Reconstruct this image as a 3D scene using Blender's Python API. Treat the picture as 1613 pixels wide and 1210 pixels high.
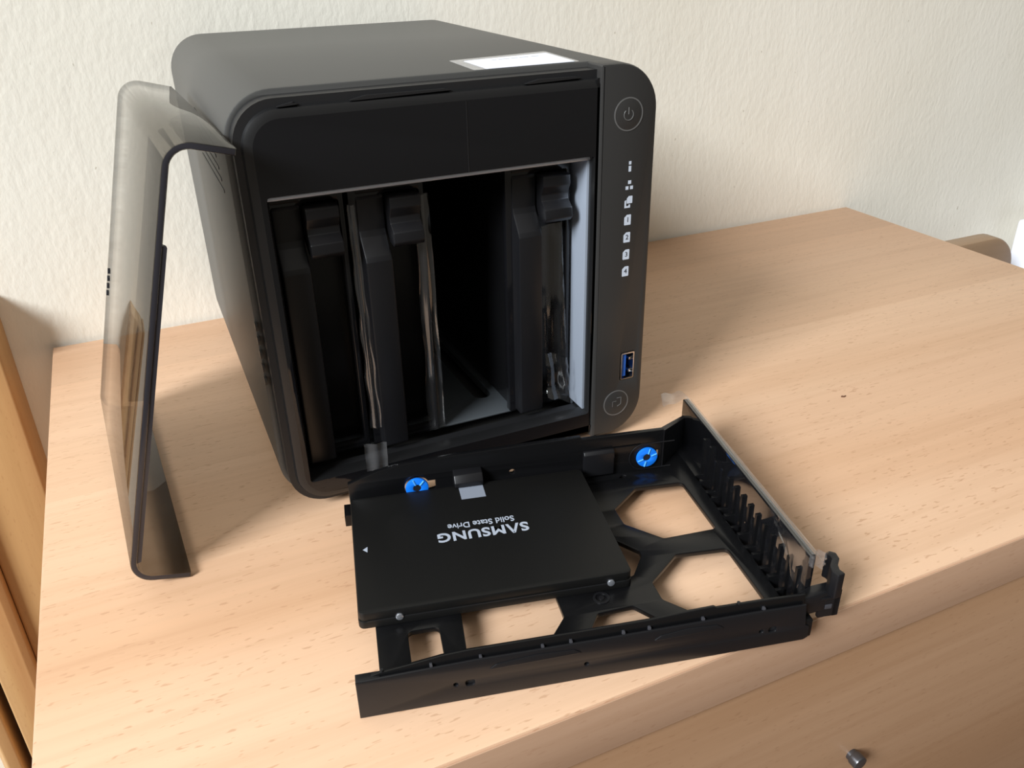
import bpy, bmesh, math, random
from mathutils import Vector, Matrix
from mathutils.geometry import tessellate_polygon

for ob in list(bpy.data.objects):
    bpy.data.objects.remove(ob)
S = bpy.context.scene
COL = S.collection
random.seed(7)

# ------------------------------------------------------------------ camera
cam_d = bpy.data.cameras.new('camera')
cam = bpy.data.objects.new('camera', cam_d)
COL.objects.link(cam)
cam_d.sensor_fit = 'HORIZONTAL'
cam_d.sensor_width = 36.0
cam_d.lens = 36.0 * 1339.96 / 1613.0
cam_d.clip_start = 0.01
RX = Vector((0.912129, -0.409429, -0.019708))
RY = Vector((0.208505, 0.422041, 0.882274))
RZ = -Vector((0.352911, 0.808857, -0.470324))
cam.matrix_world = Matrix(((RX.x, RY.x, RZ.x, -0.030754),
                           (RX.y, RY.y, RZ.y, -0.310010),
                           (RX.z, RY.z, RZ.z, 0.222922),
                           (0, 0, 0, 1)))
S.camera = cam

# ------------------------------------------------------------------ light
W = bpy.data.worlds.new('room')
S.world = W
W.use_nodes = True
bg = W.node_tree.nodes['Background']
bg.inputs['Color'].default_value = (1.0, 0.91, 0.77, 1)
bg.inputs['Strength'].default_value = 0.155


def area(name, loc, target, sx, sy, power, colour):
    l = bpy.data.lights.new(name, 'AREA')
    l.shape = 'RECTANGLE'
    l.size = sx
    l.size_y = sy
    l.energy = power
    l.color = colour
    o = bpy.data.objects.new(name, l)
    COL.objects.link(o)
    o.location = loc
    d = Vector(target) - Vector(loc)
    o.rotation_euler = d.to_track_quat('-Z', 'Y').to_euler()
    return o


area('window_daylight', (-3.45, -1.78, 2.48), (0.05, 0.05, 0.05), 1.5, 1.6, 385, (0.92, 0.965, 1.0))
area('overhead_fill', (0.2, -1.1, 1.9), (0.15, 0.0, 0.0), 2.6, 2.0, 5, (1.0, 0.97, 0.92))  # unseen overhead lamp added as soft fill in place of ceiling bounce

S.view_settings.view_transform = 'Standard'
S.view_settings.look = 'None'
S.view_settings.gamma = 1.0
S.view_settings.exposure = 0.0
S.view_settings.use_curve_mapping = False

# ------------------------------------------------------------------ helpers
MM = 0.001
C = math.cos
SN = math.sin
PI = math.pi


def arc(cx, cy, r, a0, a1, n=8):
    return [(cx + r * C(math.radians(a0 + (a1 - a0) * i / n)), cy + r * SN(math.radians(a0 + (a1 - a0) * i / n))) for i in range(n + 1)]


def circle(cx, cy, r, n=24):
    return [(cx + r * C(2 * PI * i / n), cy + r * SN(2 * PI * i / n)) for i in range(n)]


def rrect(x0, y0, x1, y1, r=(0, 0, 0, 0), n=6):
    """corner radii: bottom-left, bottom-right, top-right, top-left"""
    if not isinstance(r, (tuple, list)):
        r = (r,) * 4
    out = []
    for (cx, cy, rr, a) in ((x0 + r[0], y0 + r[0], r[0], 180), (x1 - r[1], y0 + r[1], r[1], 270),
                            (x1 - r[2], y1 - r[2], r[2], 0), (x0 + r[3], y1 - r[3], r[3], 90)):
        if rr <= 0:
            out.append((cx, cy))
        else:
            out += arc(cx, cy, rr, a, a + 90, n)
    return out


def rpoly(pts, r, n=4):
    """polygon with rounded corners"""
    out = []
    m = len(pts)
    for i in range(m):
        p = Vector(pts[i])
        a = Vector(pts[i - 1]) - p
        b = Vector(pts[(i + 1) % m]) - p
        la, lb = a.length, b.length
        a.normalize()
        b.normalize()
        ang = a.angle(b)
        t = min(r / max(math.tan(ang / 2), 1e-3), la * .45, lb * .45)
        p0, p1 = p + a * t, p + b * t
        for k in range(n + 1):
            s = k / n
            q = p0 * (1 - s) ** 2 + p * 2 * s * (1 - s) + p1 * s ** 2
            out.append((q.x, q.y))
    return out


def ccw(l):
    s = sum(l[i - 1][0] * l[i][1] - l[i][0] * l[i - 1][1] for i in range(len(l)))
    return list(l) if s > 0 else list(reversed(l))


def inset(l, b):
    m = len(l)
    out = []
    for i in range(m):
        p = Vector(l[i])
        e0 = (p - Vector(l[i - 1]))
        e1 = (Vector(l[(i + 1) % m]) - p)
        if e0.length < 1e-9:
            e0 = e1
        if e1.length < 1e-9:
            e1 = e0
        e0.normalize()
        e1.normalize()
        n0 = Vector((-e0.y, e0.x))
        n1 = Vector((-e1.y, e1.x))
        k = n0 + n1
        if k.length < 1e-6:
            k = n0
        k.normalize()
        d = max(k.dot(n0), .35)
        q = p + k * (b / d)
        out.append((q.x, q.y))
    return out


FR = {'XY': lambda x, y, d: (x, y, d),      # plan outline, raised along z
      'XZ': lambda x, y, d: (x, d, y),      # front elevation, depth along y
      'YZ': lambda x, y, d: (d, x, y)}      # side elevation, depth along x


def plate(bm, outer, d0, d1, frame='XY', holes=(), bev=0.0, capmat=0, bevmat=None, both=True, bevh=None):
    """prism with holes and bevelled edges; millimetres in, metres out"""
    fn = FR[frame] if isinstance(frame, str) else frame
    loops = [ccw(outer)] + [list(reversed(ccw(h))) for h in holes]
    mk = lambda l, d: [bm.verts.new(Vector(fn(x, y, d)) * MM) for x, y in l]
    s = 1 if d1 > d0 else -1
    hk = 1.0 if bevh is None or bev <= 0 else bevh / bev
    ins = lambda i, l, b_: l if b_ <= 0 else inset(l, b_ * (1.0 if i == 0 else hk))
    levels = [(b_, d_) for b_, d_ in ((bev, d0), (bev * .3, d0 + s * bev * .3), (0, d0 + s * bev),
                                      (0, d1 - s * bev), (bev * .3, d1 - s * bev * .3), (bev, d1))]
    if bev <= 0:
        levels = [(0, d0), (0, d1)]
    elif not both:
        levels = levels[:3] + [(0, d1)]
    rings = [[mk(ins(i, l, b_), d_) for i, l in enumerate(loops)] for b_, d_ in levels]
    for a, b in zip(rings[:-1], rings[1:]):
        for la, lb in zip(a, b):
            for i in range(len(la)):
                try:
                    f = bm.faces.new((la[i - 1], la[i], lb[i], lb[i - 1]))
                    if bevmat is not None:
                        f.material_index = bevmat
                except ValueError:
                    pass
    for ring, (b_, d_) in ((rings[0], levels[0]), (rings[-1], levels[-1])):
        flat = [v for l in ring for v in l]
        pts = [[Vector((x, y, 0)) for x, y in ins(i, l, b_)] for i, l in enumerate(loops)]
        for t in tessellate_polygon(pts):
            try:
                f = bm.faces.new([flat[i] for i in t])
                f.material_index = capmat
            except ValueError:
                pass
    return bm


def box(bm, x0, x1, y0, y1, z0, z1, bev=0.0):
    return plate(bm, [(x0, y0), (x1, y0), (x1, y1), (x0, y1)], z0, z1, 'XY', bev=bev)


def tube(bm, pts, r, n=6):
    """round bar through points in mm"""
    pts = [Vector(p) for p in pts]
    rings = []
    for i, p in enumerate(pts):
        t = (pts[min(i + 1, len(pts) - 1)] - pts[max(i - 1, 0)]).normalized()
        a = t.orthogonal().normalized() if i == 0 else (a - t * a.dot(t)).normalized()
        b = t.cross(a)
        rings.append([bm.verts.new((p + (a * C(2 * PI * k / n) + b * SN(2 * PI * k / n)) * r) * MM) for k in range(n)])
    for r0, r1 in zip(rings[:-1], rings[1:]):
        for k in range(n):
            bm.faces.new((r0[k - 1], r0[k], r1[k], r1[k - 1]))
    bm.faces.new(rings[0])
    bm.faces.new(rings[-1])
    return bm


def obj(name, bm, mats, parent=None, loc=None, smooth=35):
    bmesh.ops.recalc_face_normals(bm, faces=bm.faces)
    me = bpy.data.meshes.new(name)
    bm.to_mesh(me)
    bm.free()
    if not isinstance(mats, (list, tuple)):
        mats = [mats]
    for m in mats:
        me.materials.append(m)
    if smooth:
        me.polygons.foreach_set('use_smooth', [True] * len(me.polygons))
        me.set_sharp_from_angle(angle=math.radians(smooth))
    o = bpy.data.objects.new(name, me)
    COL.objects.link(o)
    if parent:
        o.parent = parent
    if loc:
        o.location = loc
    return o


def thing(name, label, cat, loc=(0, 0, 0), rot=(0, 0, 0), group=None):
    o = bpy.data.objects.new(name, None)
    COL.objects.link(o)
    o.empty_display_size = .02
    o.location = loc
    o.rotation_euler = rot
    tag(o, label, cat, group)
    return o


def tag(o, label, cat, group=None):
    o['label'] = label
    o['category'] = cat
    if group:
        o['group'] = group
    return o


def part(name, mats, parent, *calls, label=None, smooth=35):
    bm = bmesh.new()
    for c in calls:
        c(bm)
    o = obj(name, bm, mats, parent, smooth=smooth)
    if label:
        o['label'] = label
    return o


def text(name, body, size, M, mat, parent, bold=0.0, spacing=1.0, align='CENTER', scx=1.0):
    cu = bpy.data.curves.new(name, 'FONT')
    cu.body = body
    cu.size = size
    cu.align_x = align
    cu.align_y = 'CENTER'
    cu.extrude = 0.00005
    cu.offset = bold
    cu.space_character = spacing
    cu.resolution_u = 4
    tmp = bpy.data.objects.new(name, cu)
    COL.objects.link(tmp)
    dg = bpy.context.evaluated_depsgraph_get()
    me = bpy.data.meshes.new_from_object(tmp.evaluated_get(dg))
    bpy.data.objects.remove(tmp)
    bpy.data.curves.remove(cu)
    me.transform(M @ Matrix.Diagonal((scx, 1, 1, 1)))
    me.materials.clear()
    me.materials.append(mat)
    me.name = name
    o = bpy.data.objects.new(name, me)
    COL.objects.link(o)
    o.parent = parent
    return o


# ------------------------------------------------------------------ materials
def srgb(r, g, b):
    f = lambda c: ((c / 255 + .055) / 1.055) ** 2.4 if c > 10 else c / 255 / 12.92
    return (f(r), f(g), f(b), 1)


def mat(name, col, rough=.5, metal=0.0, spec=.5, bump=None, coat=0):
    m = bpy.data.materials.new(name)
    m.use_nodes = True
    nt = m.node_tree
    p = nt.nodes['Principled BSDF']
    p.inputs['Base Color'].default_value = col
    p.inputs['Roughness'].default_value = rough
    p.inputs['Metallic'].default_value = metal
    p.inputs['Specular IOR Level'].default_value = spec
    if coat:
        p.inputs['Coat Weight'].default_value = coat
        p.inputs['Coat Roughness'].default_value = .03
    if bump:
        tc = nt.nodes.new('ShaderNodeTexCoord')
        nz = nt.nodes.new('ShaderNodeTexNoise')
        nz.inputs['Scale'].default_value = bump[0]
        nz.inputs['Detail'].default_value = 3
        bp = nt.nodes.new('ShaderNodeBump')
        bp.inputs['Strength'].default_value = bump[1]
        bp.inputs['Distance'].default_value = bump[2]
        nt.links.new(tc.outputs['Object'], nz.inputs['Vector'])
        nt.links.new(nz.outputs['Fac'], bp.inputs['Height'])
        nt.links.new(bp.outputs['Normal'], p.inputs['Normal'])
    return m


def node(nt, kind, **kw):
    n = nt.nodes.new(kind)
    for k, v in kw.items():
        setattr(n, k, v)
    return n


def ramp(nt, stops):
    r = nt.nodes.new('ShaderNodeValToRGB')
    el = r.color_ramp.elements
    while len(el) < len(stops):
        el.new(.5)
    for e, (p_, c_) in zip(el, stops):
        e.position = p_
        e.color = c_
    return r


def mixc(nt, a, b, fac, blend='MIX'):
    m = nt.nodes.new('ShaderNodeMix')
    m.data_type = 'RGBA'
    m.blend_type = blend
    for s, v in ((6, a), (7, b), (0, fac)):
        if hasattr(v, 'is_output'):
            nt.links.new(v, m.inputs[s])
        else:
            m.inputs[s].default_value = v
    return m.outputs[2]


def wood(name, light, mid, dark, fleck, axis='X', rough=.42, bands=10.0, fleck_amt=.55, seed=0.0):
    """long-grained timber: broad bands across the grain, fine streaks and short ray flecks along it"""
    m = bpy.data.materials.new(name)
    m.use_nodes = True
    nt = m.node_tree
    p = nt.nodes['Principled BSDF']
    tc = node(nt, 'ShaderNodeTexCoord')

    def field(along, across, detail=2, rough_=.5, off=0.0):
        mp = node(nt, 'ShaderNodeMapping')
        s = [across] * 3
        s['XYZ'.index(axis)] = along
        mp.inputs['Scale'].default_value = s
        mp.inputs['Location'].default_value = (off + seed, off * .7 + seed, off * 1.3)
        nz = node(nt, 'ShaderNodeTexNoise')
        nz.inputs['Scale'].default_value = 1
        nz.inputs['Detail'].default_value = detail
        nz.inputs['Roughness'].default_value = rough_
        nt.links.new(tc.outputs['Object'], mp.inputs['Vector'])
        nt.links.new(mp.outputs['Vector'], nz.inputs['Vector'])
        return nz.outputs['Fac']

    broad = field(.9, bands, 2, .5, 3.1)
    r1 = ramp(nt, [(.30, dark), (.45, mid), (.62, light)])
    nt.links.new(broad, r1.inputs['Fac'])
    streak = field(7, 190, 3, .6, 7.7)
    r2 = ramp(nt, [(.30, (.91, .88, .85, 1)), (.55, (1, 1, 1, 1)), (.8, (1.05, 1.04, 1.03, 1))])
    nt.links.new(streak, r2.inputs['Fac'])
    col = mixc(nt, r1.outputs['Color'], r2.outputs['Color'], .75, 'MULTIPLY')
    fl = field(210, 900, 1, .4, 1.9)
    r3 = ramp(nt, [(.66, (0, 0, 0, 1)), (.73, (1, 1, 1, 1))])
    nt.links.new(fl, r3.inputs['Fac'])
    zone = field(6, 22, 1, .5, 5.5)
    r4 = ramp(nt, [(.36, (.35, .35, .35, 1)), (.62, (fleck_amt,) * 3 + (1,))])
    nt.links.new(zone, r4.inputs['Fac'])
    mul = node(nt, 'ShaderNodeMath', operation='MULTIPLY')
    nt.links.new(r3.outputs['Color'], mul.inputs[0])
    nt.links.new(r4.outputs['Color'], mul.inputs[1])
    col = mixc(nt, col, fleck, mul.outputs[0])
    sp = field(120, 400, 1, .4, 9.3)
    r5 = ramp(nt, [(.76, (0, 0, 0, 1)), (.82, (.35, .35, .35, 1))])
    nt.links.new(sp, r5.inputs['Fac'])
    col = mixc(nt, col, fleck, r5.outputs['Color'])
    nt.links.new(col, p.inputs['Base Color'])
    p.inputs['Roughness'].default_value = rough
    p.inputs['Specular IOR Level'].default_value = .35
    bp = node(nt, 'ShaderNodeBump')
    bp.inputs['Strength'].default_value = .12
    bp.inputs['Distance'].default_value = .0004
    nt.links.new(streak, bp.inputs['Height'])
    nt.links.new(bp.outputs['Normal'], p.inputs['Normal'])
    return m


def staves_and_shade(m, stops):
    """glued-up boards of slightly different tone, lying side by side across the top, rear ones darkened as painted shade"""
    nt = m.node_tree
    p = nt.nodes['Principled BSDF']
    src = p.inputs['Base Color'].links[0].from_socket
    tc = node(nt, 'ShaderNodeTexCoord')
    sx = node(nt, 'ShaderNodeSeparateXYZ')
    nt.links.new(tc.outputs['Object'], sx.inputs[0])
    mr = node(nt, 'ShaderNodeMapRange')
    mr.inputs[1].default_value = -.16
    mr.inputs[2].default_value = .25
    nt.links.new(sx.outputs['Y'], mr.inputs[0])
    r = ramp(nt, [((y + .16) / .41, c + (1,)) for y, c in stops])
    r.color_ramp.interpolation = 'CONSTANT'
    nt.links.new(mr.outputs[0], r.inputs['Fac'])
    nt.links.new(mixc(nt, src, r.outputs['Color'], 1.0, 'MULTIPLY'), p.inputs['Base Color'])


def see_through(name, tint, gloss=.03, rough=.03, haze=0.0, gcol=(1, 1, 1, 1), bump=None):
    """thin tinted sheet: transparent body with a reflecting face"""
    m = bpy.data.materials.new(name)
    m.use_nodes = True
    nt = m.node_tree
    nt.nodes.remove(nt.nodes['Principled BSDF'])
    out = nt.nodes['Material Output']
    tr = node(nt, 'ShaderNodeBsdfTransparent')
    tr.inputs['Color'].default_value = tint
    gl = node(nt, 'ShaderNodeBsdfGlossy')
    gl.inputs['Color'].default_value = gcol
    gl.inputs['Roughness'].default_value = rough
    lw = node(nt, 'ShaderNodeLayerWeight')
    lw.inputs['Blend'].default_value = .5
    pw = node(nt, 'ShaderNodeMath', operation='POWER')
    pw.inputs[1].default_value = 5.0
    ad = node(nt, 'ShaderNodeMath', operation='MULTIPLY_ADD')
    ad.inputs[1].default_value = .65
    ad.inputs[2].default_value = gloss
    nt.links.new(lw.outputs['Facing'], pw.inputs[0])
    nt.links.new(pw.outputs[0], ad.inputs[0])
    mx = node(nt, 'ShaderNodeMixShader')
    nt.links.new(ad.outputs[0], mx.inputs[0])
    base = tr.outputs[0]
    if haze:
        df = node(nt, 'ShaderNodeBsdfDiffuse')
        df.inputs['Color'].default_value = (.8, .8, .82, 1)
        mh = node(nt, 'ShaderNodeMixShader')
        mh.inputs[0].default_value = haze
        nt.links.new(tr.outputs[0], mh.inputs[1])
        nt.links.new(df.outputs[0], mh.inputs[2])
        base = mh.outputs[0]
    nt.links.new(base, mx.inputs[1])
    nt.links.new(gl.outputs[0], mx.inputs[2])
    nt.links.new(mx.outputs[0], out.inputs['Surface'])
    if bump:
        tc = node(nt, 'ShaderNodeTexCoord')
        nz = node(nt, 'ShaderNodeTexNoise')
        nz.inputs['Scale'].default_value = bump[0]
        bp = node(nt, 'ShaderNodeBump')
        bp.inputs['Strength'].default_value = bump[1]
        bp.inputs['Distance'].default_value = bump[2]
        nt.links.new(tc.outputs['Object'], nz.inputs['Vector'])
        nt.links.new(nz.outputs['Fac'], bp.inputs['Height'])
        nt.links.new(bp.outputs['Normal'], gl.inputs['Normal'])
    return m


def wall_mat():
    m = bpy.data.materials.new('cream_plaster')
    m.use_nodes = True
    nt = m.node_tree
    p = nt.nodes['Principled BSDF']
    p.inputs['Roughness'].default_value = .85
    p.inputs['Specular IOR Level'].default_value = .15
    tc = node(nt, 'ShaderNodeTexCoord')

    def noise(scale, loc=0.0, detail=3):
        mp = node(nt, 'ShaderNodeMapping')
        mp.inputs['Scale'].default_value = scale
        mp.inputs['Location'].default_value = (loc, loc, loc)
        mp.inputs['Rotation'].default_value = (0, .25, 0)
        nz = node(nt, 'ShaderNodeTexNoise')
        nz.inputs['Scale'].default_value = 1
        nz.inputs['Detail'].default_value = detail
        nt.links.new(tc.outputs['Object'], mp.inputs['Vector'])
        nt.links.new(mp.outputs['Vector'], nz.inputs['Vector'])
        return nz.outputs['Fac']
    big = noise((7, 7, 7), 2, 2)
    r = ramp(nt, [(.3, srgb(236, 231, 217)), (.7, srgb(242, 238, 226))])
    nt.links.new(big, r.inputs['Fac'])
    pit = noise((330, 330, 150), 5, 2)
    rp = ramp(nt, [(.72, (0, 0, 0, 1)), (.77, (.5, .5, .5, 1))])
    nt.links.new(pit, rp.inputs['Fac'])
    col = mixc(nt, r.outputs['Color'], srgb(150, 138, 112), rp.outputs['Color'])
    nt.links.new(col, p.inputs['Base Color'])
    rough = noise((300, 300, 150), 1, 4)
    med = noise((70, 70, 30), 8, 2)
    ad = node(nt, 'ShaderNodeMath', operation='ADD')
    nt.links.new(rough, ad.inputs[0])
    nt.links.new(med, ad.inputs[1])
    bp = node(nt, 'ShaderNodeBump')
    bp.inputs['Strength'].default_value = .22
    bp.inputs['Distance'].default_value = .0014
    nt.links.new(ad.outputs[0], bp.inputs['Height'])
    nt.links.new(bp.outputs['Normal'], p.inputs['Normal'])
    return m


M_WALL = wall_mat()
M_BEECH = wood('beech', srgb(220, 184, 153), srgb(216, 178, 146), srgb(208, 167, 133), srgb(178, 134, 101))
staves_and_shade(M_BEECH, [(-.16, (1.02, 1.01, 1.0)), (-.055, (1.0, .985, .97)), (-.012, (1.01, 1.01, 1.0)), (.062, (.94, .915, .88)), (.115, (.94, .915, .89)), (.185, (.87, .845, .82))])  # board tones; rear boards darker, with weaker light at the back painted in
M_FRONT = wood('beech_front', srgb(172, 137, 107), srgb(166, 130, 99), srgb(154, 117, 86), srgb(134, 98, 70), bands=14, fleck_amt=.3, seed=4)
M_BAND = wood('beech_band', srgb(192, 159, 133), srgb(188, 153, 126), srgb(181, 145, 117), srgb(164, 124, 96), bands=20, fleck_amt=.25, seed=6)
M_PINE = wood('honey_pine', srgb(198, 159, 112), srgb(192, 151, 102), srgb(180, 134, 88), srgb(160, 114, 72), axis='Z', bands=26, fleck_amt=.25, seed=9)
M_CHAIRWOOD = wood('brown_beech', srgb(162, 136, 108), srgb(156, 129, 102), srgb(146, 118, 90), srgb(140, 112, 84), bands=12, fleck_amt=.2, seed=2)
M_FLOOR = wood('floor_boards', srgb(120, 96, 80), srgb(110, 86, 72), srgb(92, 70, 58), srgb(80, 60, 50), bands=8)
M_HOUSING = mat('satin_black_metal', (.062, .061, .058, 1), .46, bump=(900, .12, .0002))
M_GLOSS = mat('gloss_black', (.006, .006, .007, 1), .06, spec=.45)
M_PANEL = mat('matt_black_panel', (.030, .029, .028, 1), .42, bump=(1200, .1, .0002))
M_SATIN = mat('satin_black_edge', (.010, .010, .0105, 1), .34)
M_GAP = mat('dark_gap', (.010, .010, .011, 1), .5)
M_TRAY = mat('black_tray_plastic', (.005, .005, .0055, 1), .26, spec=.35, bump=(700, .06, .0003))
M_TRAYG = mat('black_tray_gloss', (.006, .006, .007, 1), .07, spec=.5)
M_TRAYM = mat('satin_tray_plastic', (.0075, .0075, .0088, 1), .36, spec=.4)
M_TRAYM2 = mat('pale_tray_plastic', (.05, .05, .058, 1), .3)  # paler tray tone for the runner ticks and the latch ridge
M_FACE = mat('mirror_black_face', (.006, .006, .007, 1), .05, spec=1.0, coat=1)
M_SSD = mat('anodised_black', (.006, .0058, .0055, 1), .46, spec=.3)
M_STEEL = mat('zinc_steel', (.70, .79, .94, 1), .42, .65)
M_STEELF = mat('dull_steel', (.40, .45, .49, 1), .36, .85)
M_CHROME = mat('chrome', (.75, .76, .78, 1), .16, 1.0)
M_BLUE = mat('blue_plastic', srgb(18, 120, 236), .35)
M_BLUE2 = mat('light_blue_plastic', srgb(90, 175, 255), .35)
M_USB = mat('usb_blue', srgb(40, 105, 205), .35)
M_PRINT = mat('pale_print', srgb(176, 184, 198), .5)
M_PRINTW = mat('white_print', srgb(205, 214, 228), .5)
M_SQUARE = mat('silver_square', srgb(140, 147, 160), .45)
M_DIGIT = mat('dark_print', (.02, .022, .03, 1), .5)
M_RING = mat('button_ring', (.26, .26, .26, 1), .3, .6)
M_SCREW = mat('bright_screw', (.72, .75, .82, 1), .25, .85)
M_RUBBER = mat('black_rubber', (.015, .015, .015, 1), .8)
M_LABEL = mat('white_label', srgb(236, 240, 252), .45)
M_LABELINK = mat('label_ink', srgb(150, 155, 170), .6)
M_KNOB = mat('grey_metal_knob', (.13, .13, .14, 1), .3, .8)
M_WHITE = mat('white_lacquer', srgb(238, 241, 252), .5)
M_CRUMB = mat('brown_crumb', srgb(95, 62, 42), .8)
M_SMOKE = see_through('smoked_acrylic', (.475, .46, .435, 1), .034, .02)
M_SMOKERIM = mat('smoked_acrylic_rim', (.030, .029, .036, 1), .18)
M_FILM = see_through('clear_film', (.95, .945, .95, 1), .10, .10, haze=.01)
M_FILMH = see_through('hazy_film', (.93, .92, .92, 1), .08, .10, haze=.07)
M_CLEAR = see_through('clear_sticker', (.80, .80, .82, 1), .05, .2, haze=.22)

# ------------------------------------------------------------------ setting
TH = 0.006527
WALL_Y = 0.2475


def struct(name, bm, m, parent=None):
    o = obj(name, bm, m, parent)
    o['kind'] = 'structure'
    return o


bm = bmesh.new()
box(bm, -1500, 2200, 0, 120, -750, 1700)
wall = struct('wall_back', bm, M_WALL)
wall.location = (0, WALL_Y, 0)
wall.rotation_euler = (0, 0, TH)
bm = bmesh.new()
box(bm, -1600, 2300, -1600, 250, -800, -750)
struct('floor', bm, M_FLOOR)

# pine door casing at the far left, a board with a moulded edge
casing = bpy.data.objects.new('trim_1', None)
COL.objects.link(casing)
casing['kind'] = 'structure'
casing['label'] = 'honey coloured pine casing on the wall left of the chest'
casing.location = (0, 0, -.75)
part('casing_board', M_PINE, casing,
     lambda b: plate(b, rpoly([(-122, 246), (-125, 222), (-163, 219), (-163, 246)], 2), 0, 742 + 48, bev=1))
part('casing_bead', M_PINE, casing,
     lambda b: plate(b, rpoly([(-163.2, 246), (-163.2, 214), (-168, 212), (-186, 213), (-188, 222), (-188, 246)], 2), 0, 790, bev=1))
part('casing_edge', M_PINE, casing,
     lambda b: plate(b, rpoly([(-194, 246), (-194, 216), (-202, 214), (-206, 220), (-206, 246)], 2), 0, 790, bev=1))

# ------------------------------------------------------------------ chest of drawers
chest = thing('chest_of_drawers', 'beech chest of drawers the black drive case stands on', 'chest of drawers',
              (0, 0, -.75), (0, 0, TH))
U0, U1, V0, V1, TT = -98.4, 543.5, -141.5, 245.0, 25.0
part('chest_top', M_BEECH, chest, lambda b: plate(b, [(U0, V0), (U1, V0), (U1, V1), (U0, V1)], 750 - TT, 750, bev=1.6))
for s in (0, 1):
    x = U0 + 3 if s == 0 else U1 - 21
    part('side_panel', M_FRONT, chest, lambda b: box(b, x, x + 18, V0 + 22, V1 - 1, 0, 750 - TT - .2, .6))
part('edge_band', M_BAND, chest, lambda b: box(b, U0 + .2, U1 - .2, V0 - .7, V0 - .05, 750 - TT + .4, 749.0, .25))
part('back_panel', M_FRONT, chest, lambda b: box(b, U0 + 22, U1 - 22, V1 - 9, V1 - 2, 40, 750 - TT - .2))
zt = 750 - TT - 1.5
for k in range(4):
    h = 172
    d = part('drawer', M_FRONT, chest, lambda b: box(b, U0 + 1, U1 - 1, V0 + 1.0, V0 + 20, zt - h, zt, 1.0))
    for kx in (199.5, 445):
        kb = bmesh.new()
        cz = zt - 69
        ring = lambda r: circle(kx, cz, r, 20)
        plate(kb, ring(2.8), V0 + 1, V0 - 1, 'XZ')
        plate(kb, ring(3.4), V0 - .5, V0 - 5.0, 'XZ', bev=.7)
        kn = obj('knob', kb, M_KNOB, d)
    zt -= h + 3

# ------------------------------------------------------------------ things at the far right
bm = bmesh.new()
plate(bm, rrect(0, 0, 163, 713, (3, 3, 36, 8), 10), 0, 18, 'XZ', bev=2.5)
wp = obj('wooden_panel', bm, M_CHAIRWOOD, None, (.553, .2, -.75))
tag(wp, 'brown wooden panel with a rounded top corner standing behind the chest', 'panel')

bm = bmesh.new()
plate(bm, rrect(0, -60, 300, 0, 4), 0, 711, bev=3)
wb = obj('white_cupboard', bm, M_WHITE, None, (.757, .235, -.75))
tag(wb, 'bright white smooth cupboard edge at the far right by the wall', 'cupboard')

# ------------------------------------------------------------------ drive case (mm, front at y = 0)
NX, NZ, ND, NR = 173.3, 175.6, 228.0, 18.8
nas = thing('drive_enclosure', 'black four bay drive case with its front cover off', 'drive enclosure')
Z0 = 3.0
outer = rrect(0, Z0, NX, NZ, NR, 12)
part('housing', M_HOUSING, nas,
     lambda b: plate(b, outer, 12, ND, 'XZ', holes=[rrect(3, Z0 + 3, NX - 3, NZ - 3, NR - 3, 12)], bev=.8),
     label='satin dark metal shell')
part('back_plate', M_GAP, nas, lambda b: plate(b, rrect(3.2, Z0 + 3.2, NX - 3.2, NZ - 3.2, NR - 3.2), ND - 8, ND - 3, 'XZ'))
# dark recessed step between shell and front frame
part('front_step', M_GAP, nas,
     lambda b: plate(b, rrect(2.2, Z0 + 1.6, 146.4, NZ - 2.2, (NR - 3, 0, 0, NR - 3), 10), 4, 14, 'XZ',
                     holes=[rrect(9.5, 16.0, 145.4, 140.5)]))
# gloss front frame with the bay opening
part('front_frame', [M_GLOSS, M_SATIN], nas,
     lambda b: plate(b, rrect(4.2, Z0 + 2.4, 149.5, NZ - 4.5, (NR - 4, .5, .5, NR - 4), 10), 1.2, 8, 'XZ',
                     holes=[rrect(11, 17.0, 144.4, 139.2, .8, 2)], bev=4.2, both=False, bevh=.6, bevmat=1),
     label='glossy black front frame')
# clip slots along the upper edge of the frame
for x0, x1 in ((17, 27), (43, 84), (112, 139)):
    part('clip_slot', M_GAP, nas,
         lambda b: plate(b, rpoly([(x0, 170.3), (x1, 170.9), (x1 - 3, 171.6), (x0 + 8, 171.8)], .3, 2), 2.2, 8, 'XZ'))
part('frame_joint', M_GAP, nas, lambda b: box(b, 88.6, 88.9, 1.05, 3, 139.8, 166.6))
# side vents
for k in range(6):
    part('vent_slit', M_GAP, nas, lambda b: plate(b, rrect(38 + k * 3, 134 + k * 4.0, 112, 135.4 + k * 4.0, .7, 2), -.25, 1.0, 'YZ'))
# small lettering relief on the lower left edge of the frame
for k in range(5):
    part('embossed_mark', M_PANEL, nas, lambda b: plate(b, rrect(9.5, 62 + k * 6.0, 12.0, 65.5 + k * 6.0, .6, 2), -.3, .6, 'YZ'))
# control strip on the right
panel = part('control_panel', M_PANEL, nas,
             lambda b: plate(b, rrect(146.4, Z0 - .4, NX, NZ, (1, NR, NR, 1), 12), 0, 12.2, 'XZ', bev=1.4, both=False,
                             holes=[rrect(161.4, 31.2, 168.6, 45.2, .5, 2)]),
             label='matt charcoal control strip')


def ring_button(cx, cz, r, name):
    o = part(name, M_PANEL, nas, lambda b: plate(b, circle(cx, cz, r - .45, 40), -.15, 1, 'XZ', bev=.15, both=False))
    part('button_ring', M_RING, o, lambda b: plate(b, circle(cx, cz, r, 40), -.22, .5, 'XZ', holes=[circle(cx, cz, r - .5, 40)]))
    return o


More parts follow.
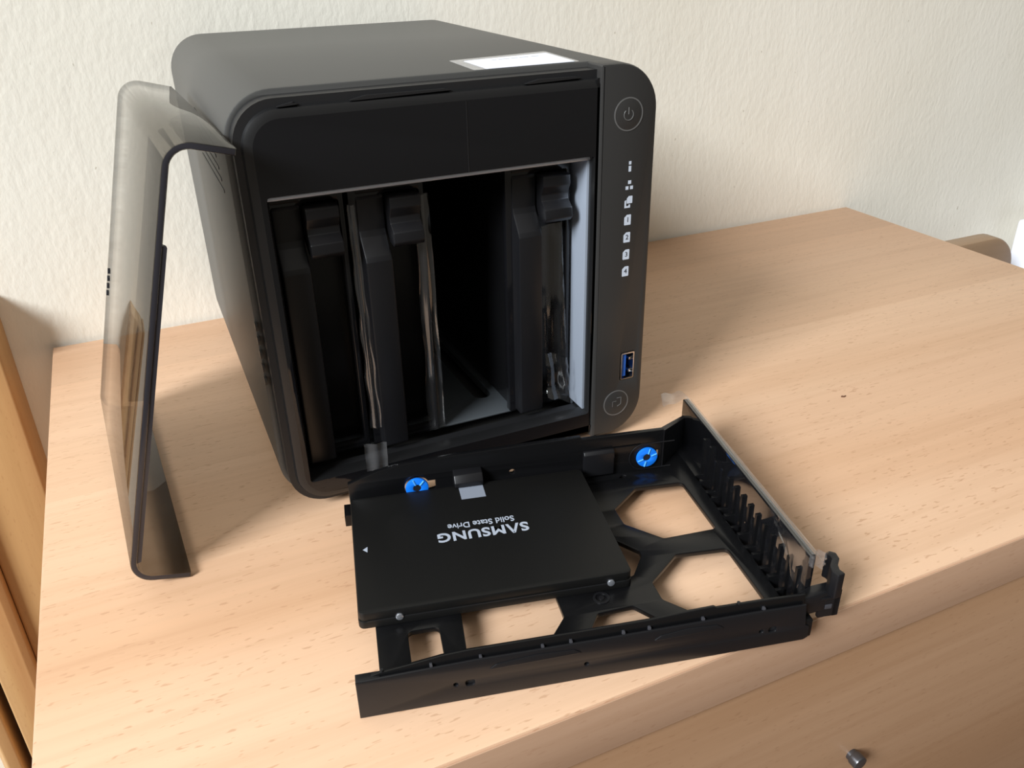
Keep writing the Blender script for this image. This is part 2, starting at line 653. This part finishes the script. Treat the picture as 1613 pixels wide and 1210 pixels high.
pb = ring_button(159.5, 155.4, 6.8, 'power_button')
part('power_symbol', M_RING, pb,
     lambda b: tube(b, [(159.5 + 2.2 * SN(math.radians(a)), -.2, 155.2 + 2.2 * C(math.radians(a))) for a in range(40, 321, 20)], .2, 5),
     lambda b: tube(b, [(159.5, -.2, 155.4), (159.5, -.2, 158.2)], .2, 5))
cb = ring_button(159.3, 19.4, 6.8, 'copy_button')
part('copy_symbol', M_RING, cb,
     lambda b: tube(b, [(160, -.2, 17.4), (162, -.2, 18.4), (162, -.2, 22), (159.6, -.2, 22)], .17, 5),
     lambda b: tube(b, [(157.4, -.2, 17.6), (157.4, -.2, 20.4), (159.4, -.2, 20.4)], .13, 5))

IX = 161.3
flat = lambda pts: (lambda b: plate(b, pts, -.06, .3, 'XZ'))
part('info_light', M_PRINTW, nas, flat(rrect(IX - .55, 134.6, IX + .55, 136.0)), flat(rrect(IX - .6, 131.6, IX + .6, 134.0)))
part('network_light', M_PRINTW, nas, flat(rrect(IX - .6, 126.3, IX + .9, 127.8)), flat(rrect(IX - 1.7, 123.9, IX - .3, 125.4)),
     flat(rrect(IX + .5, 123.9, IX + 1.9, 125.4)))
part('copy_light', M_PRINTW, nas, flat(rpoly([(IX - .8, 117.8), (IX + 1.9, 117.8), (IX + 1.9, 121), (IX + .1, 121), (IX - .8, 120)], .2, 2)),
     flat([(IX - 1.9, 115.9), (IX + .9, 115.9), (IX + .9, 117.3), (IX + .1, 117.3), (IX + .1, 116.7), (IX - 1.1, 116.7), (IX - 1.1, 119.4), (IX - 1.9, 119.0)]))
for k in range(4):
    z = 110.5 - 7.93 * k
    t = part('bay_light', M_PRINTW, nas, flat(rpoly([(IX - 1.7, z - 2.3), (IX + 1.6, z - 2.3), (IX + 1.6, z + 2.3), (IX - .4, z + 2.3), (IX - 1.7, z + 1.1)], .3, 2)))
    text('bay_number', str(k + 1), .0031, Matrix.Translation((IX * MM, -.00010, z * MM)) @ Matrix.Rotation(PI / 2, 4, 'X'), M_DIGIT, t)
# usb socket
usb = part('usb_port', M_CHROME, nas,
           lambda b: plate(b, rrect(161.4, 31.2, 168.6, 45.2, .5, 2), .2, 11, 'XZ', holes=[rrect(162.0, 31.8, 168.0, 44.6, .3, 2)]))
part('usb_tongue', M_USB, usb, lambda b: box(b, 162.3, 164.6, 1.2, 10, 32.4, 44.0, .2), label='blue plastic tongue')
for z in (34.8, 41.2):
    part('usb_spring', M_CHROME, usb, lambda b: box(b, 166.4, 167.9, 1.5, 6, z - .8, z + .8, .3))
part('usb_back', M_GAP, usb, lambda b: box(b, 162, 168, 10, 11, 31.8, 44.6))
# steel cage
part('cage_top', M_STEEL, nas, lambda b: box(b, 11.0, 144.6, 4.5, 210, 137.4, 138.9, .4), label='bare steel lip over the bays')
cs = part('cage_side', M_STEEL, nas, lambda b: box(b, 143.4, 144.8, 5.0, 210, 17.2, 137.3, .3), label='bare steel bay wall')
part('cage_side', M_GAP, nas, lambda b: box(b, 8.2, 9.4, 5.0, 210, 17.2, 137.3, .3))
slot = arc(105.8, 42, 5.0, 180, 360, 8) + [(108, 170), (98.5, 170)]
part('cage_floor', M_STEELF, nas,
     lambda b: plate(b, [(9.6, 20), (143.2, 20), (143.2, 210), (9.6, 210)], 16.0, 17.2, 'XY', holes=[slot], bev=.4),
     lambda b: plate(b, slot, 12.5, 16.6, 'XY', holes=[inset(ccw(slot), .5)]),
     label='steel bay floor with a long slot')
part('cage_back', M_GAP, nas, lambda b: box(b, 9.6, 143.2, 200, 203, 17.4, 137.2))
for x, z in ((35, 0), (140, 0)):
    for y in (28, 200):
        part('rubber_foot', M_RUBBER, nas, lambda b: plate(b, circle(x, y, 8, 20), 0, 3.2, bev=.6))
# stickers on top
zt = NZ + .05
part('clear_sticker', M_CLEAR, nas, lambda b: plate(b, rpoly([(97, 12.6), (143.2, 12.6), (145.5, 50), (98.0, 43.5)], 1.5), zt, zt + .06),
     label='clear adhesive sticker')
wl = part('white_sticker', M_LABEL, nas,
          lambda b: plate(b, rpoly([(102.5, 12.8), (141.3, 12.8), (143.2, 44.0), (102.7, 38.8)], 1.2), zt + .08, zt + .16), label='white label')
for k, (x0, x1) in enumerate(((114, 116), (117, 122), (123, 126), (127, 131), (132.5, 136))):
    part('label_print', M_LABELINK, wl, lambda b: box(b, x0, x1, 34.4 + k * .35, 35.2 + k * .35, zt + .16, zt + .19))


# ------------------------------------------------------------------ wrinkled film
def film_mesh(bm, P00, P10, P01, P11, nu, nv, amp, rnd, nrm, edge=0.0):
    """smoothly buckled sheet: a few soft waves along it, sharper puckers near its edges"""
    P00, P10, P01, P11, nrm = [Vector(v) for v in (P00, P10, P01, P11, nrm)]
    vs = []
    across = (P10 - P00).normalized()
    wav = [(rnd.uniform(1.5, 9), rnd.uniform(0, 6.28), rnd.uniform(-1.6, 1.6)) for _ in range(4)]
    puck = [(rnd.uniform(14, 34), rnd.uniform(0, 6.28)) for _ in range(3)]
    fold = rnd.choice((-1, 1)) * rnd.uniform(.8, 1.3)
    for j in range(nv + 1):
        t = j / nv
        row = []
        for i in range(nu + 1):
            s = i / nu
            p = (P00 * (1 - s) + P10 * s) * (1 - t) + (P01 * (1 - s) + P11 * s) * t
            soft = sum(SN(f * t + ph + sk * s * 2) for f, ph, sk in wav) / 4
            near = abs(2 * s - 1) ** 3
            pk = sum(SN(f * t + ph + 2.0 * s) for f, ph in puck) / 3
            k = amp * (soft * .8 + pk * near * .8 + fold * SN(PI * 3 * s))
            p = p + nrm * k + across * edge * pk * near * (1 if s > .5 else -1)
            row.append(bm.verts.new(p * MM))
        vs.append(row)
    for j in range(nv):
        for i in range(nu):
            f = bm.faces.new((vs[j][i], vs[j][i + 1], vs[j + 1][i + 1], vs[j + 1][i]))
            f.smooth = True


def film(parent, seed, *args, name='protective_film', m=None, **kw):
    bm = bmesh.new()
    film_mesh(bm, *args, rnd=random.Random(seed), **kw)
    me = bpy.data.meshes.new(name)
    bm.to_mesh(me)
    bm.free()
    me.materials.append(m or M_FILM)
    o = bpy.data.objects.new(name, me)
    COL.objects.link(o)
    o.parent = parent
    o['label'] = 'crinkled clear protective film'
    return o


# ------------------------------------------------------------------ drive trays in the bays
def bay_tray(x0, label):
    t = thing('drive_tray', label, 'drive tray', (x0 * MM, 0, 17.3 * MM), group='drive trays of the case')
    H = 118.5
    part('tray_body', M_TRAY, t,
         lambda b: box(b, 1.2, 3.0, 20, 165, 3, H - 4, .3),
         lambda b: box(b, 29.0, 30.8, 24, 165, 3, H - 4, .3),
         lambda b: box(b, 3.0, 29.0, 40, 44, 3, H - 6, .3))
    part('face_frame', M_TRAYG, t,
         lambda b: plate(b, rrect(.3, .6, 31.6, H, .8, 2), 17, 21, 'XZ', holes=[rrect(14.6, 4, 29.4, H - 4, 1, 2)], bev=.5))
    part('face_recess', M_TRAY, t, lambda b: box(b, 14.0, 30, 27, 29, 3, H - 3))
    prof = [(21, 1.5), (11.5, 1.5), (9.5, 3), (9.5, 89), (10.4, 91), (15.2, 98), (16.2, 100.5), (16.2, 113), (17, 114.5), (21, 114.5)]
    part('handle_bar', M_TRAYM, t, lambda b: plate(b, rpoly(prof, 1.2, 3), 3.2, 14.4, 'YZ', bev=.8))
    lp = [(22, 114), (10.5, 114), (10.2, 109.5), (12.6, 105.5), (12.0, 103), (8.4, 100), (7.8, 96), (9.5, 94), (14, 94.5), (22, 99)]
    lt = part('release_latch', M_TRAYM, t, lambda b: plate(b, rpoly(lp, 1.1, 3), 15.2, 28.2, 'YZ', bev=.5))
    part('latch_hinge', M_TRAY, lt, lambda b: box(b, 3.4, 14.2, 16.2, 20, 115.5, 118.2, .4))
    return t


tr1 = bay_tray(9.9, 'black drive tray in the leftmost bay of the case')
tr2 = bay_tray(43.0, 'black drive tray in the second bay with film hanging below')
tr4 = bay_tray(110.3, 'black drive tray in the rightmost bay beside the steel wall')
# film on the tray faces
film(tr2, 3, (-1.5, 12, 113), (1.2, 10.5, 113), (-2.4, 9, 14), (2.2, 8, 14), 6, 60, .5, nrm=(0, 1, 0), edge=.5)
film(tr2, 5, (-8.2, 1.0, 11.8), (1.8, 1.0, 10.5), (-8.4, .1, -1.5), (1.2, .1, -3.2), 10, 12, .6, nrm=(0, 1, 0), m=M_FILMH)
film(tr2, 8, (26.5, 15, 112), (32.6, 14, 113), (25.5, 14, 2), (33.2, 13.2, 4), 8, 60, .6, nrm=(0, 1, 0), edge=.3)
film(tr4, 13, (16.5, 18, 90), (26.6, 15, 92), (16.2, 16, 30), (28.5, 13, 26), 10, 40, .6, nrm=(0, 1, 0), edge=.3)
film(tr4, 14, (16.2, 16, 30), (28.5, 13, 26), (17.8, 12, 7), (31.0, 10, 1.5), 10, 14, 2.0, nrm=(0, 1, 0))

# ------------------------------------------------------------------ smoked cover
lid = thing('front_cover', 'smoked transparent cover leaning against the left side of the black case', 'cover')
yaw, tilt = -.0526, .2724
ex = Vector((C(yaw), -SN(yaw), 0))
ed = Vector((SN(yaw), C(yaw), 0))
eh = Vector((0, 0, 1)) * C(tilt) + ex * SN(tilt)
ef = ex * C(tilt) - Vector((0, 0, 1)) * SN(tilt)
lid.matrix_world = Matrix(((ef.x, ed.x, eh.x, -.0654), (ef.y, ed.y, eh.y, -.0198), (ef.z, ed.z, eh.z, .0063), (0, 0, 0, 1)))
L, F, T, RR, WD = 167.8, 22.4, 2.4, 9.0, 151.7
prof = [(F, 0)] + list(reversed(arc(RR, RR, RR, 180, 270, 10))) + list(reversed(arc(RR, L - RR, RR, 90, 180, 10))) + [(F, L), (F, L - T)] + \
    arc(RR, L - RR, RR - T, 90, 180, 10) + arc(RR, RR, RR - T, 180, 270, 10) + [(F, T)]
part('cover_shell', [M_SMOKE, M_SMOKERIM], lid, lambda b: plate(b, prof, 0, WD, 'XZ', capmat=1, bev=.3, bevmat=None))
part('edge_rib', M_SMOKERIM, lid,
     lambda b: plate(b, rpoly([(T - .1, 8), (T - .1, 133), (T + 1.5, 132.5), (T + 1.5, 9)], .4, 2), .3, 2.4, 'XZ'), label='thicker lower part of the front rim')
for k, h in enumerate((76.7, 72.9, 69.2, 65.5)):
    part('cover_mark', M_DIGIT, lid, lambda b: plate(b, rpoly([(WD - 4.2, h - 1.1), (WD - 1.6, h - .4), (WD - 1.2, h + 1.2), (WD - 3.6, h + .6)], .3, 2), -.12, .05, 'YZ'))

# ------------------------------------------------------------------ drive tray on the chest
SA = -.216201
tray = thing('drive_tray', 'black drive tray lying on the chest with the solid state drive in it', 'drive tray',
             (.007539, -.084059, .0002), (0, 0, SA), group='drive trays of the case')
holes = [rrect(16.4, -23, 27.4, -4.3, 2, 4),
         rpoly([(35.0, -24), (36.5, 12), (71, 12), (71.3, -9.5), (65.8, -16.6), (60, -24)], 1.6),
         rpoly([(73, -27), (83.5, -10.6), (97.0, -9.6), (111, -27)], 1.6),
         rpoly([(122, 59.8), (143, 59.2), (144.2, 25.4), (121.4, 24.2), (109.0, 36.5), (108.3, 47.0)], 2.2),
         rpoly([(122.4, 13.7), (143.2, 12.8), (144.4, -21), (120, -21), (108.4, -8.8), (108.0, .6)], 2.2),
         rpoly([(90, 34), (100, 30.0), (109.2, 19.0), (109.0, 16), (102.5, 6), (90, 2)], 1.6),
         rpoly([(117.0, 68.6), (119.5, 70.6), (121.2, 69.6), (119.5, 68.3)], .4, 2)]
part('base_plate', M_TRAY, tray,
     lambda b: plate(b, rpoly([(5.6, -28), (150.4, -28), (150.4, 83.4), (138.6, 72.8), (1.5, 72.6), (1.5, 60), (5.6, 45)], .5, 2), 5.8, 7.9, holes=holes, bev=.35))
# back side wall with keyholes for the clips
top = [(0, 20.3), (6, 22.6), (12, 24.7), (20, 26.3), (30, 27.3), (46, 28), (80, 28.6), (100.5, 28.8), (101, 27.6), (138.6, 27.4), (138.6, .2), (2, .2), (0, 2)]
wh = []
for u in (28.5, 130.9 - .0):
    wh.append([(u + 5.2 * C(math.radians(a)), 14.8 + 5.2 * SN(math.radians(a))) for a in range(25, 336, 15)] + [(u + 8 if u < 100 else 133.4, 12.6), (u + 8 if u < 100 else 133.4, 17.0)])
wh = [wh[0], rrect(135.7, 12.8, 137.0, 17.2), circle(69.9, 15.9, 1.3, 12), rrect(110, 21.2, 128, 21.8)]
part('side_wall', M_TRAY, tray, lambda b: plate(b, top, 72.6, 75.0, 'XZ', holes=wh, bev=.3))
# the same wall bends outward to meet the face
flare = [(138.1, 72.6), (138.9, 72.6), (156, 89.4), (156, 91.6), (138.2, 75), (138.1, 75)]


def flare_bm(b):
    n0 = [b.verts.new(Vector((x, y, .4)) * MM) for x, y in flare]
    n1 = [b.verts.new(Vector((x, y, 27.4 - max(0, x - 138) * .3)) * MM) for x, y in flare]
    for i in range(6):
        b.faces.new((n0[i - 1], n0[i], n1[i], n1[i - 1]))
    b.faces.new(n0)
    b.faces.new(n1)


# clip plate behind the right clip stays open through its own keyhole
part('side_wall_flare', M_TRAYM, tray, flare_bm)
for u in (28.5, 130.9):
    cl = part('drive_clip', M_BLUE, tray,
              lambda b: plate(b, circle(u, 14.8, 4.9, 32), 71.2, 72.5, 'XZ', holes=[circle(u, 14.8, 1.7, 16)], bev=.4),
              label='round blue clip')
    for a in (75, 20, 200, 255) if u > 100 else (110, 50):
        ca, sa_ = C(math.radians(a)), SN(math.radians(a))
        part('clip_rib', M_BLUE2, cl, lambda b: tube(b, [(u + 1.9 * ca, 71.1, 14.8 + 1.9 * sa_), (u + 4.6 * ca, 71.1, 14.8 + 4.6 * sa_)], .35, 5))
    part('clip_pin', M_GAP, cl, lambda b: plate(b, circle(u, 14.8, 1.6, 16), 71.6, 72.8, 'XZ'))
    uu = u - 1.2
    pts = [(uu + 14, 72.4, 21.3), (uu + 1, 72.4, 21.3)] + [(uu + 6.7 * C(math.radians(a)), 72.4, 14.8 + 6.6 * SN(math.radians(a))) for a in range(95, 266, 17)] + [(uu + 1, 72.4, 8.3), (uu + 13, 72.4, 8.3)]
    if u > 100:
        part('clip_outline', M_TRAYM, tray, lambda b: tube(b, pts, .28, 5))
# blocks on the inside of the wall
part('wall_tab', M_TRAYM, tray, lambda b: plate(b, rpoly([(72.8, 13), (70.3, 15.1), (66.6, 15.1), (66.6, 17.5), (68.6, 20.4), (72.8, 21.2)], .8, 3), 44, 56.3, 'YZ', bev=.5))
part('wall_tab', M_TRAYM, tray, lambda b: plate(b, rpoly([(72.8, 9), (70.6, 9), (70.2, 20.4), (71.2, 21.8), (72.8, 21.8)], .7, 3), 101.5, 115.4, 'YZ', bev=.5))
part('end_tab', M_TRAY, tray, lambda b: box(b, -2.6, 1.4, 63.5, 71.5, 5.9, 11.5, .3))
# front side: inner wall, outer runner and the ticks between them
wallp = [(-1.3, .3), (-1.3, 14.4), (1, 15.6), (5.7, 17.0), (16, 18.3), (26, 19.8), (34, 20.2), (70, 20.0), (95, 20.0), (108, 20.8), (118, 21.1), (119, 20.4), (136, 20.2), (151.5, 19.8), (151.5, .3)]
part('side_wall', M_TRAY, tray, lambda b: plate(b, wallp, -30.0, -28.7, 'XZ', bev=.3))
rh = [circle(29.4, 7.9, .75, 10), rrect(32.6, 6.6, 35.6, 8.9, .8, 3), circle(73.3, 7.0, .75, 10), circle(135.8, 7.7, .75, 10), rrect(138.6, 6.6, 141.4, 8.9, .8, 3)]
runp = [(-2, .2), (-2, 15.4), (0, 16.2), (36, 17.2), (80, 16.8), (134, 17.0), (151.5, 16.5), (152.6, 7), (154.2, 6), (154.2, 1.2), (152.5, .2)]
part('runner', M_TRAYM, tray, lambda b: plate(b, runp, -31.6, -30.4, 'XZ', holes=rh, bev=.45))
part('runner_backing', M_GAP, tray, lambda b: box(b, -1, 150, -30.5, -30.0, 1, 10))
part('runner_cap', M_TRAYM, tray, lambda b: box(b, -2, 5.8, -31.5, -27.8, 14.8, 16.2, .5))
part('runner_heel', M_TRAY, tray, lambda b: box(b, 152, 155.5, -30.8, -26.5, .3, 9, .8))
for u0, u1 in ((40, 72), (96, 122)):
    part('runner_spring', M_TRAYM, tray, lambda b: plate(b, rpoly([(u0, 12.2), (u1, 12.6), (u1 - 3, 14.6), ((u0 + u1) / 2, 15.4), (u0 + 3, 14.2)], 1, 3), -31.95, -31.4, 'XZ', bev=.2))
for u in (22, 38, 58.5, 68, 86, 95, 114, 136):
    part('runner_tick', M_TRAYM2, tray, lambda b: box(b, u - .45, u + .45, -31.0, -29.8, 10, 17.9, .15))
for u in (6.5, 127):
    part('wall_rivet', M_GAP, tray, lambda b: plate(b, circle(u, -29.3, .6, 10), 17, 20.9 if u > 50 else 17.8))
# underside button
part('base_boss', M_TRAYM, tray, lambda b: plate(b, circle(87.0, -3.4, 3.1, 20), 7.8, 8.25, holes=[circle(87.0, -3.4, 2.2, 20)]),
     lambda b: plate(b, circle(87.0, -3.4, 1.1, 12), 7.8, 8.25))
# face plate with ribs
part('face_plate', M_FACE, tray, lambda b: plate(b, rpoly([(-24, .4), (-24, 30.2), (-23.4, 31), (90.4, 31), (91.6, 30.2), (91.6, .4)], .4, 2), 154.6, 157.0, 'YZ', bev=.35),
     label='glossy black face plate')
part('face_foot', M_TRAY, tray, lambda b: box(b, 150.2, 154.8, 62, 90, .4, 8.2, .3))
v = 63.1
k = 0
while v > -23:
    part('vent_rib', M_TRAY, tray, lambda b: box(b, 153.3, 154.7, v - .75, v + .75, .6, 22.8 if k > 1 else 26, .2),
         lambda b: box(b, 150.2, 154.7, v - .75 - (k % 3) * .25, v + .75, .6, 7.8 + (k % 2) * 1.5, .2))
    v -= 6.35
    k += 1
# release latch at the near end
lt = part('release_latch', M_TRAYM, tray,
          lambda b: plate(b, rpoly([(140.5, -29.4), (149, -26.6), (157, -23.4), (166.6, -22.6), (166.6, -27.2), (158.6, -28.4), (150, -29.5)], .7, 3), 9, 17.2, bev=.5),
          lambda b: box(b, 159.0, 166.4, -28.0, -26.6, 5.6, 16.8, .35),
          lambda b: box(b, 164.6, 166.8, -28.0, -22.6, 5.4, 17.6, .45),
          lambda b: box(b, 158.8, 165.0, -28.6, -27.6, 14.0, 15.2, .3))
hook = [(163.2, -19.5), (165.4, -18.7), (167.2, -20.1), (166.8, -23.2), (164.6, -26.0), (163.8, -28.4), (164.6, -31.0), (161.6, -31.6), (160.6, -28.8), (161.6, -25.8), (164.2, -22.6), (164.2, -21.2)]
part('latch_hook', M_TRAYM, lt, lambda b: plate(b, rpoly(hook, .7, 3), 17.0, 27.4, bev=.35))
part('latch_lit_ridge', M_TRAYM2, lt, lambda b: box(b, 161.2, 163.8, -28.2, -27.8, 9.4, 11.4, .15))  # ridge catching light, its brightness put into the paler colour
# film over the face plate
film(tray, 21, (158.0, 92, 30.4), (160.6, 92, 26), (158.6, -23, 30.4), (161.6, -23, 25), 6, 60, .35, nrm=(1, 0, 0), edge=.5, m=M_FILMH)
film(tray, 22, (155.6, 92, 31.3), (158.0, 92, 30.5), (155.6, -23.5, 31.3), (158.6, -23, 30.5), 3, 40, .15, nrm=(0, 0, 1), m=M_FILMH)
film(tray, 23, (149.5, 105.8, 26), (160.5, 106.3, 26), (145.5, 92, 27), (157.4, 91.6, 31.2), 8, 8, .5, nrm=(0, 0, 1), m=M_FILMH)
film(tray, 24, (154.2, -23.8, 31.5), (154.2, 6, 31.3), (153.6, -23.8, 12), (154.1, -10, 22), 12, 10, .5, nrm=(1, 0, 0))
film(tray, 25, (154.0, -24.6, 33.0), (160.5, -24.8, 33.5), (154.5, -24.4, 27), (159.5, -24.8, 26), 10, 8, 1.3, nrm=(0, 1, 0), m=M_FILMH)

# ------------------------------------------------------------------ solid state drive
ssd = thing('solid_state_drive', 'flat black solid state drive lying in the drive tray', 'solid state drive',
            (.007539, -.084059, .00825), (0, 0, SA))
part('drive_shell', M_SSD, ssd, lambda b: plate(b, rrect(0, 0, 100, 69.85, 2.2, 5), 0, 3.2, bev=.35),
     lambda b: plate(b, rrect(.25, .25, 99.75, 69.6, 2.2, 5), 3.1, 6.85, bev=.5))
part('silver_square', M_SQUARE, ssd, lambda b: plate(b, [(45.6, 58.9), (55.9, 58.9), (55.9, 69.0), (45.6, 69.0)], 6.84, 6.89), label='flat grey square')
part('arrow_mark', M_PRINT, ssd, lambda b: plate(b, [(3.7, 35.2), (5.6, 36.7), (5.4, 33.4)], 6.84, 6.89))
Rz = Matrix.Rotation(PI, 4, 'Z')
ts = text('brand_lettering', 'S\u039bMSUNG', .0083, Matrix.Translation((.0506, .0354, .00688)) @ Rz, M_PRINT, ssd, bold=.00022, spacing=1.08)
tt = text('drive_lettering', 'Solid State Drive', .0043, Matrix.Translation((.0507, .0421, .00688)) @ Rz, M_PRINT, ssd, bold=.00006)


def fit(o, x0, x1, y0, y1):
    """scale flat lettering to its printed size (mm)"""
    me = o.data
    xs = [q.co.x for q in me.vertices]
    ys = [q.co.y for q in me.vertices]
    ax, bx, ay, by = min(xs), max(xs), min(ys), max(ys)
    for q in me.vertices:
        q.co.x = (x0 + (q.co.x - ax) / (bx - ax) * (x1 - x0)) * MM
        q.co.y = (y0 + (q.co.y - ay) / (by - ay) * (y1 - y0)) * MM


fit(ts, 32.6, 68.7, 32.4, 38.3)
fit(tt, 37.4, 64.1, 39.9, 43.4)
for u in (14.4, 91.7):
    part('side_screw', M_SCREW, ssd, lambda b: plate(b, circle(u, 3.2, 1.45, 16), -.45, .3, 'XZ', bev=.5, both=False), label='bright metal screw')
part('seam_gap', M_GAP, ssd, lambda b: box(b, 3, 97, -.06, .2, 3.0, 3.3))

# ------------------------------------------------------------------ crumb
bm = bmesh.new()
plate(bm, rpoly([(-1.6, .2), (-.4, .7), (.4, -.1), (1.7, .1), (1.5, -.6), (0, -.8)], .3, 2), 0, .6, bev=.2)
cr = obj('crumb', bm, M_CRUMB, None, (.2891, -.0181, .0))
tag(cr, 'tiny dark brown crumb on the bare beech top', 'crumb')
